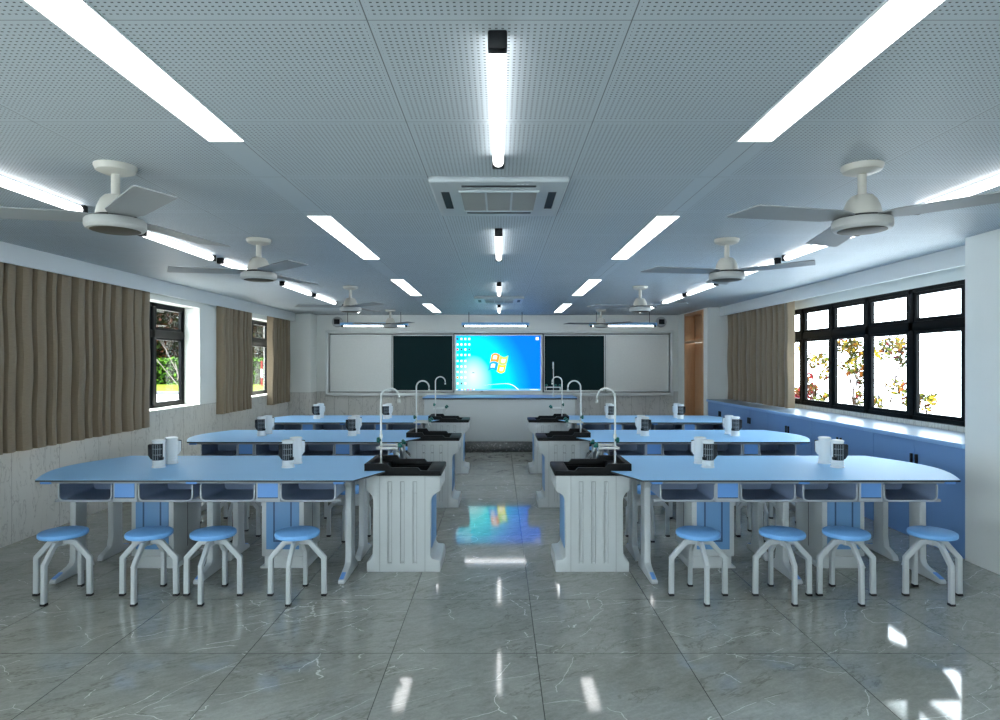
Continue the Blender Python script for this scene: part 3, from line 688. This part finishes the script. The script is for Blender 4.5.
r = root('interactive_display', (-.02, YF, 0), 'large lit display showing a blue desktop with a four pane flag', 'display')
mb = lambda: MB(1, -.02, YF)
ys = YF-.012
b = mb(); b.box(-.965, -.95, YF-.015, YF+.05, .985, 2.225).box(.905, .925, YF-.015, YF+.05, .985, 2.225).box(-.965, .925, YF-.015, YF+.05, 2.205, 2.225)
b.build('dark_surround', 'dark', r, smooth=False)
b = mb(); b.box(-.95, .905, YF-.02, YF+.05, 2.178, 2.205, bev=.003).box(-.95, .905, YF-.02, YF+.05, .975, 1.03, bev=.003).box(-.95, -.912, YF-.02, YF+.05, 1.03, 2.178, bev=.003).box(.862, .905, YF-.02, YF+.05, 1.03, 2.178, bev=.003)
b.build('bezel', 'alu', r)
scr = mb().box(-.912, .862, ys, YF+.02, 1.03, 2.178).build('screen', 'desktop', r, smooth=False)
mb().box(-.40, -.34, YF-.022, YF-.02, 1.008, 1.018).build('bezel_mark', 'dark', r, smooth=False)
def sx_(px): return (px-499.5)*13.3/632
def sz_(py): return EYE-(py-363)*13.3/632
cols = ['i_white', 'i_white', 'i_green', 'i_white', 'i_blue', 'i_white', 'i_white', 'i_white']
rows = [339, 344.5, 349.5, 355, 361, 366.5, 372, 377.5, 383.5]
cnt = [4, 4, 4, 4, 3, 3, 3, 3, 3]
for i, ry in enumerate(rows):
    for j in range(cnt[i]):
        c = {(0, 0): 'i_dark', (2, 0): 'i_red', (2, 1): 'i_dark', (2, 3): 'i_dark', (7, 0): 'i_orange', (8, 1): 'i_dark', (3, 0): 'i_green'}.get((i, j), 'i_white')
        x = sx_(457.6+3.9*j); z = sz_(ry)
        ic = mb().box(x-.019, x+.019, ys-.002, ys, z-.020, z+.022).build('desktop_icon', c, scr, smooth=False)
ic = mb().box(sx_(537.2)-.03, sx_(537.2)+.03, ys-.002, ys, sz_(338.6)-.03, sz_(338.6)+.03).build('desktop_icon', 'i_white', scr, smooth=False)
mb().box(sx_(473.3)-.025, sx_(473.3)+.025, ys-.002, ys, sz_(372.7)-.008, sz_(372.7)+.008).build('cursor_mark', 'i_dark', scr, smooth=False)
mb().box(-.912, .862, ys-.001, ys, 1.03, 1.062).build('task_bar', 'i_bar', scr, smooth=False)
for k, x in enumerate((457, 459.5, 462, 465, 468, 471, 474)):
    mb().box(sx_(x)-.016, sx_(x)+.016, ys-.003, ys-.001, 1.036, 1.058).build('task_bar_icon', ['i_white', 'i_blue', 'i_white', 'i_yellow', 'i_red', 'i_orange', 'i_white'][k], scr, smooth=False)
mb().box(sx_(530), sx_(538), ys-.003, ys-.001, 1.042, 1.052).build('task_bar_clock', 'i_white', scr, smooth=False)
# swoosh
sw = [(sx_(px_), ys, sz_(py_)) for px_, py_ in ((484, 385.2), (490, 384.6), (496, 384.1), (502, 383.7), (506, 383.6), (509, 383.9), (512, 384.8), (514.5, 386.2), (516.5, 387.9), (518.5, 389.6))]
mb().tube(sw, [.001+.0009*k for k in range(10)], 6).build('light_swoosh', 'i_white', scr)
# four-pane waving flag
def pane(u0, u1, v0, v1, y, shrink=0):
    tb = bmesh.new(); n = 10; g = []
    for i in range(n+1):
        row = []
        for j in range(2):
            u = u0+(u1-u0)*(shrink+(1-2*shrink)*i/n); v = v0+(v1-v0)*(shrink+(1-2*shrink)*j)
            x = u*.37-.18+.07*(v-.5); z = v*.34-.175+.04*math.sin(u*PI*2)*(1.0)
            row.append(tb.verts.new((sx_(498.0)+x, y, sz_(363)+z)))
        g.append(row)
    for a, c in zip(g, g[1:]): tb.faces.new((a[0], c[0], c[1], a[1]))
    bmesh.ops.recalc_face_normals(tb, faces=tb.faces)
    ret = bmesh.ops.extrude_face_region(tb, geom=list(tb.faces)); bmesh.ops.translate(tb, verts=[q for q in ret['geom'] if isinstance(q, bmesh.types.BMVert)], vec=(0, .002, 0))
    bmesh.ops.recalc_face_normals(tb, faces=tb.faces)
    return tb
for (u0, u1, v0, v1, c) in ((.03, .495, .515, 1, 'i_orange'), (.51, .98, .515, 1, 'i_lime'), (0, .495, 0, .49, 'i_blue'), (.51, .96, 0, .49, 'i_yellow')):
    b = mb(); b._add(pane(u0, u1, v0, v1, ys-.004)); o = b.build('flag_pane', c, scr, smooth=False)
for (u0, u1, v0, v1) in ((.03, .495, .515, 1), (.51, .98, .515, 1), (0, .495, 0, .49), (.51, .96, 0, .49)):
    b = mb(); b._add(pane(u0, u1, v0, v1, ys-.006, .27)); b.build('flag_highlight', 'i_white', scr, smooth=False)

# pendant lamps over the board
for (xc, w, t0, t1) in ((-2.497, 'left', -2.52-.53, -2.52+.53), (-.08, 'middle', -.60, .455), (2.46, 'right', 1.93, 3.0)):
    r = root('board_light', (xc, 12.6, 2.30), 'blue topped tube lamp hanging before the board, %s of three' % w, 'hanging light', 'tube lamps hanging before the board')
    mb = lambda: MB(1, xc, 12.6, 2.30)
    mb().prism([(12.55, 2.355), (12.575, 2.41), (12.625, 2.41), (12.65, 2.355)], 'x', xc-.675, xc+.675, bev=.003).build('lamp_hood', 'lampblue', r)
    mb().box(xc-.61, xc+.61, 12.585, 12.615, 2.332, 2.356).build('tube', 'boardlamp', r, smooth=False)
    for a in (-1, 1):
        mb().box(xc+a*.632-.022, xc+a*.632+.022, 12.57, 12.63, 2.322, 2.357, bev=.004).build('end_cap', 'dblack', r)
        mb().lathe([(.006, 2.41), (.006, HC)], (xc+a*.53, 12.6, 0), 8).build('suspension_rod', 'rod', r)
# wall speakers
for x, w in ((-3.42, 'left'), (3.41, 'right')):
    r = root('wall_speaker', (x, YB, 2.47), 'small white wall speaker with black front, upper %s corner' % w, 'speaker', 'pair of small wall speakers')
    mt = Matrix.Translation((x, YB, 2.47)) @ Matrix.Rotation(PI/2, 4, 'X')
    MB(1, x, YB, 2.47).lathe([(.10, 0), (.11, .02), (.11, .09), (.095, .11), (0, .112)], seg=28, mtx=mt).build('housing', 'spk', r)
    MB(1, x, YB, 2.47).box(x-.06, x+.06, YB-.13, YB-.108, 2.42, 2.525, bev=.02, seg=3).build('speaker_front', 'dblack', r)

# ------------------------------------------------------------------ outdoors
struct(MB().box(-60, -4.66, -2, 33, -.2, -.02).build('paving_ground', 'pave', smooth=False))
struct(MB().box(-60, -4.66, 33, 34.5, -.2, .06).build('kerb_ground', 'kerb', smooth=False))
struct(MB().box(-60, -4.66, 34.5, 75, -.2, .02).build('lawn_ground', 'grass', smooth=False))
def leaves(n, centre, rad, size, rnd, shape=None):
    tb = bmesh.new()
    for _ in range(n):
        while True:
            p = Vector((rnd.uniform(-1, 1), rnd.uniform(-1, 1), rnd.uniform(-1, 1)))
            if shape == 'box' or p.length < 1: break
        p = Vector((centre[0]+p.x*rad[0], centre[1]+p.y*rad[1], centre[2]+p.z*rad[2]))
        R = Matrix.Rotation(rnd.uniform(0, 6.3), 3, 'Z') @ Matrix.Rotation(rnd.uniform(-1.4, 1.4), 3, 'X') @ Matrix.Rotation(rnd.uniform(0, 6.3), 3, 'Y')
        s = size*rnd.uniform(.6, 1.3)
        vs = [tb.verts.new(p+R @ Vector(q)*s) for q in ((0, 0, -.6), (.3, .06, 0), (0, 0, .6), (-.3, .06, 0))]
        tb.faces.new(vs)
    return tb
def tree(name, base, top, clusters, mat, size, label, cat, barkm='bark', tr=.05):
    rnd = random.Random(int(abs(base[0])*31+base[1]*7))
    r = root(name, base, label, cat)
    mb = lambda: MB(1, *base)
    t = mb(); B = Vector(base); T = Vector(top); mid = B.lerp(T, .5)+Vector((.1, 0, 0))
    t.tube([B, mid, T], [tr*1.5, tr, tr*.5], 8)
    for c, rad, n in clusters:
        C = Vector(c); st = B.lerp(T, .55+.35*rnd.random())
        t.tube([st, st.lerp(C, .5)+Vector((0, 0, -.05*rad[2])), C], [tr*.5, tr*.35, tr*.12], 6)
        for _ in range(2):
            e = C+Vector((rnd.uniform(-1, 1)*rad[0], rnd.uniform(-1, 1)*rad[1], rnd.uniform(-.6, 1)*rad[2]))*.8
            t.tube([st.lerp(C, .6), st.lerp(C, .7).lerp(e, .6), e], [tr*.22, tr*.15, tr*.06], 5)
    t.build('trunk', barkm, r)
    b = mb()
    for c, rad, n in clusters: b._add(leaves(n, c, rad, size, rnd))
    if sum(n for _, _, n in clusters): b.build('foliage', mat, r, smooth=False)
    return r
def dirp(px, py, Y): return ((px-499.5)*Y/632, Y, EYE-(py-363)*Y/632)
def cl(px, py, Y, wx, wz, n): c = dirp(px, py, Y); k = Y/632; return (c, (wx*k, wx*k, wz*k), int(n*1.5))
# right: autumn tree tops seen through the windows
tree('autumn_tree', (dirp(858, 0, 15)[0], 15, -3), dirp(853, 385, 15), [cl(846, 345, 15, 12, 9, 130), cl(857, 352, 15, 8, 12, 90), cl(849, 366, 15, 10, 9, 90), cl(861, 375, 15, 6, 14, 60), cl(862, 398, 15, 7, 12, 50)], 'autumn', .11, 'orange and olive autumn tree behind the third right pane', 'tree', tr=.035)
tree('autumn_tree', (dirp(876, 0, 14.5)[0], 14.5, -3), dirp(878, 388, 14.5), [cl(895, 345, 14.5, 14, 10, 120), cl(882, 352, 14.5, 9, 9, 60), cl(902, 358, 14.5, 7, 12, 60), cl(897, 385, 14.5, 10, 9, 55), cl(877, 403, 14.5, 6, 8, 35), cl(906, 398, 14.5, 5, 10, 30)], 'autumn', .11, 'autumn tree with open branches behind the fourth right pane', 'tree', tr=.03)
tree('autumn_tree', (dirp(814, 0, 16)[0], 16, -3), dirp(815, 385, 16), [cl(812, 360, 16, 7, 8, 45), cl(822, 358, 16, 8, 7, 40), cl(825, 372, 16, 6, 9, 35), cl(800, 345, 16, 5, 16, 50), cl(822, 397, 16, 9, 4, 40)], 'autumn', .11, 'autumn tree behind the second right pane beside the curtain', 'tree', tr=.03)
tree('red_bush', (dirp(808, 0, 17)[0], 17, -3), dirp(808, 400, 17), [cl(811, 391, 17, 6, 9, 55), cl(799, 394, 17, 5, 9, 45), cl(808, 377, 17, 4, 6, 16)], 'redleaf', .15, 'red leaved treetop low behind the pane by the curtain', 'tree', tr=.03)
tree('autumn_tree', (dirp(928, 0, 14)[0], 14, -3), dirp(927, 410, 14), [cl(926, 402, 14, 9, 9, 65), cl(932, 396, 14, 4, 5, 14)], 'autumn', .12, 'small treetop low behind the large nearest right pane', 'tree', tr=.025)
# left: hedge, trees, sapling, pole
hb = MB(); rnd = random.Random(5)
hb._add(leaves(9000, (-22, 47.6, 1.0), (9, 1.0, .98), .26, rnd, 'box'))
tag(hb.build('clipped_hedge', 'hedge', smooth=False), 'bright green clipped hedge beyond the lawn, seen through left windows', 'hedge')
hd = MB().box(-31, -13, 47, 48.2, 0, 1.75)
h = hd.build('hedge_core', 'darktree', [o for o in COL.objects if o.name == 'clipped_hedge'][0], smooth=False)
for k, (px, kind, lab) in enumerate(((150, 'darktree', 'dark bushy tree above the hedge, left part of first left window'), (178, 'darktree', 'dark bushy tree above the hedge, right part of first left window'), (262, 'darktree', 'dark tree with orange top seen through the far left window'))):
    Y = 52+k*3.2; X = dirp(px, 0, Y)[0]
    tree('broadleaf_tree', (X, Y, 0), (X, Y, 4), [((X-.2, Y, 2.9), (1.5, 1.2, 1.4), 1300), ((X+.5, Y, 4.3), (1.5, 1.2, 1.3), 1000), ((X-.3, Y-.3, 5.9), (1.5, 1.2, 1.5), 900), ((X+.3, Y, 7.6), (1.5, 1.2, 1.0), 300)], kind, .42, lab, 'tree', tr=.16)
X, Y = dirp(172, 0, 20)[0], 20
tree('bare_sapling', (X+.3, Y, 0), (X+.1, Y, 1.6), [(dirp(151, 352, Y), (.3, .2, .2), 0), (dirp(186, 340, Y), (.3, .2, .5), 0), (dirp(160, 338, Y), (.3, .2, .3), 0)], 'darktree', .1, 'pale bare branched sapling before the hedge, first left window', 'tree', 'palebark', .03)
Xp = dirp(261.8, 0, 44)[0]
r = root('striped_post', (Xp, 44, .02), 'red and white striped post on the lawn, far left window', 'post')
b = MB(1, Xp, 44, .02)
for k in range(3): b.lathe([(.07, .02+k*.58), (.07, .02+(k+1)*.58)], (Xp, 44, 0), 14, mat=k % 2)
b.build('post_shaft', ['red', 'white'], r)
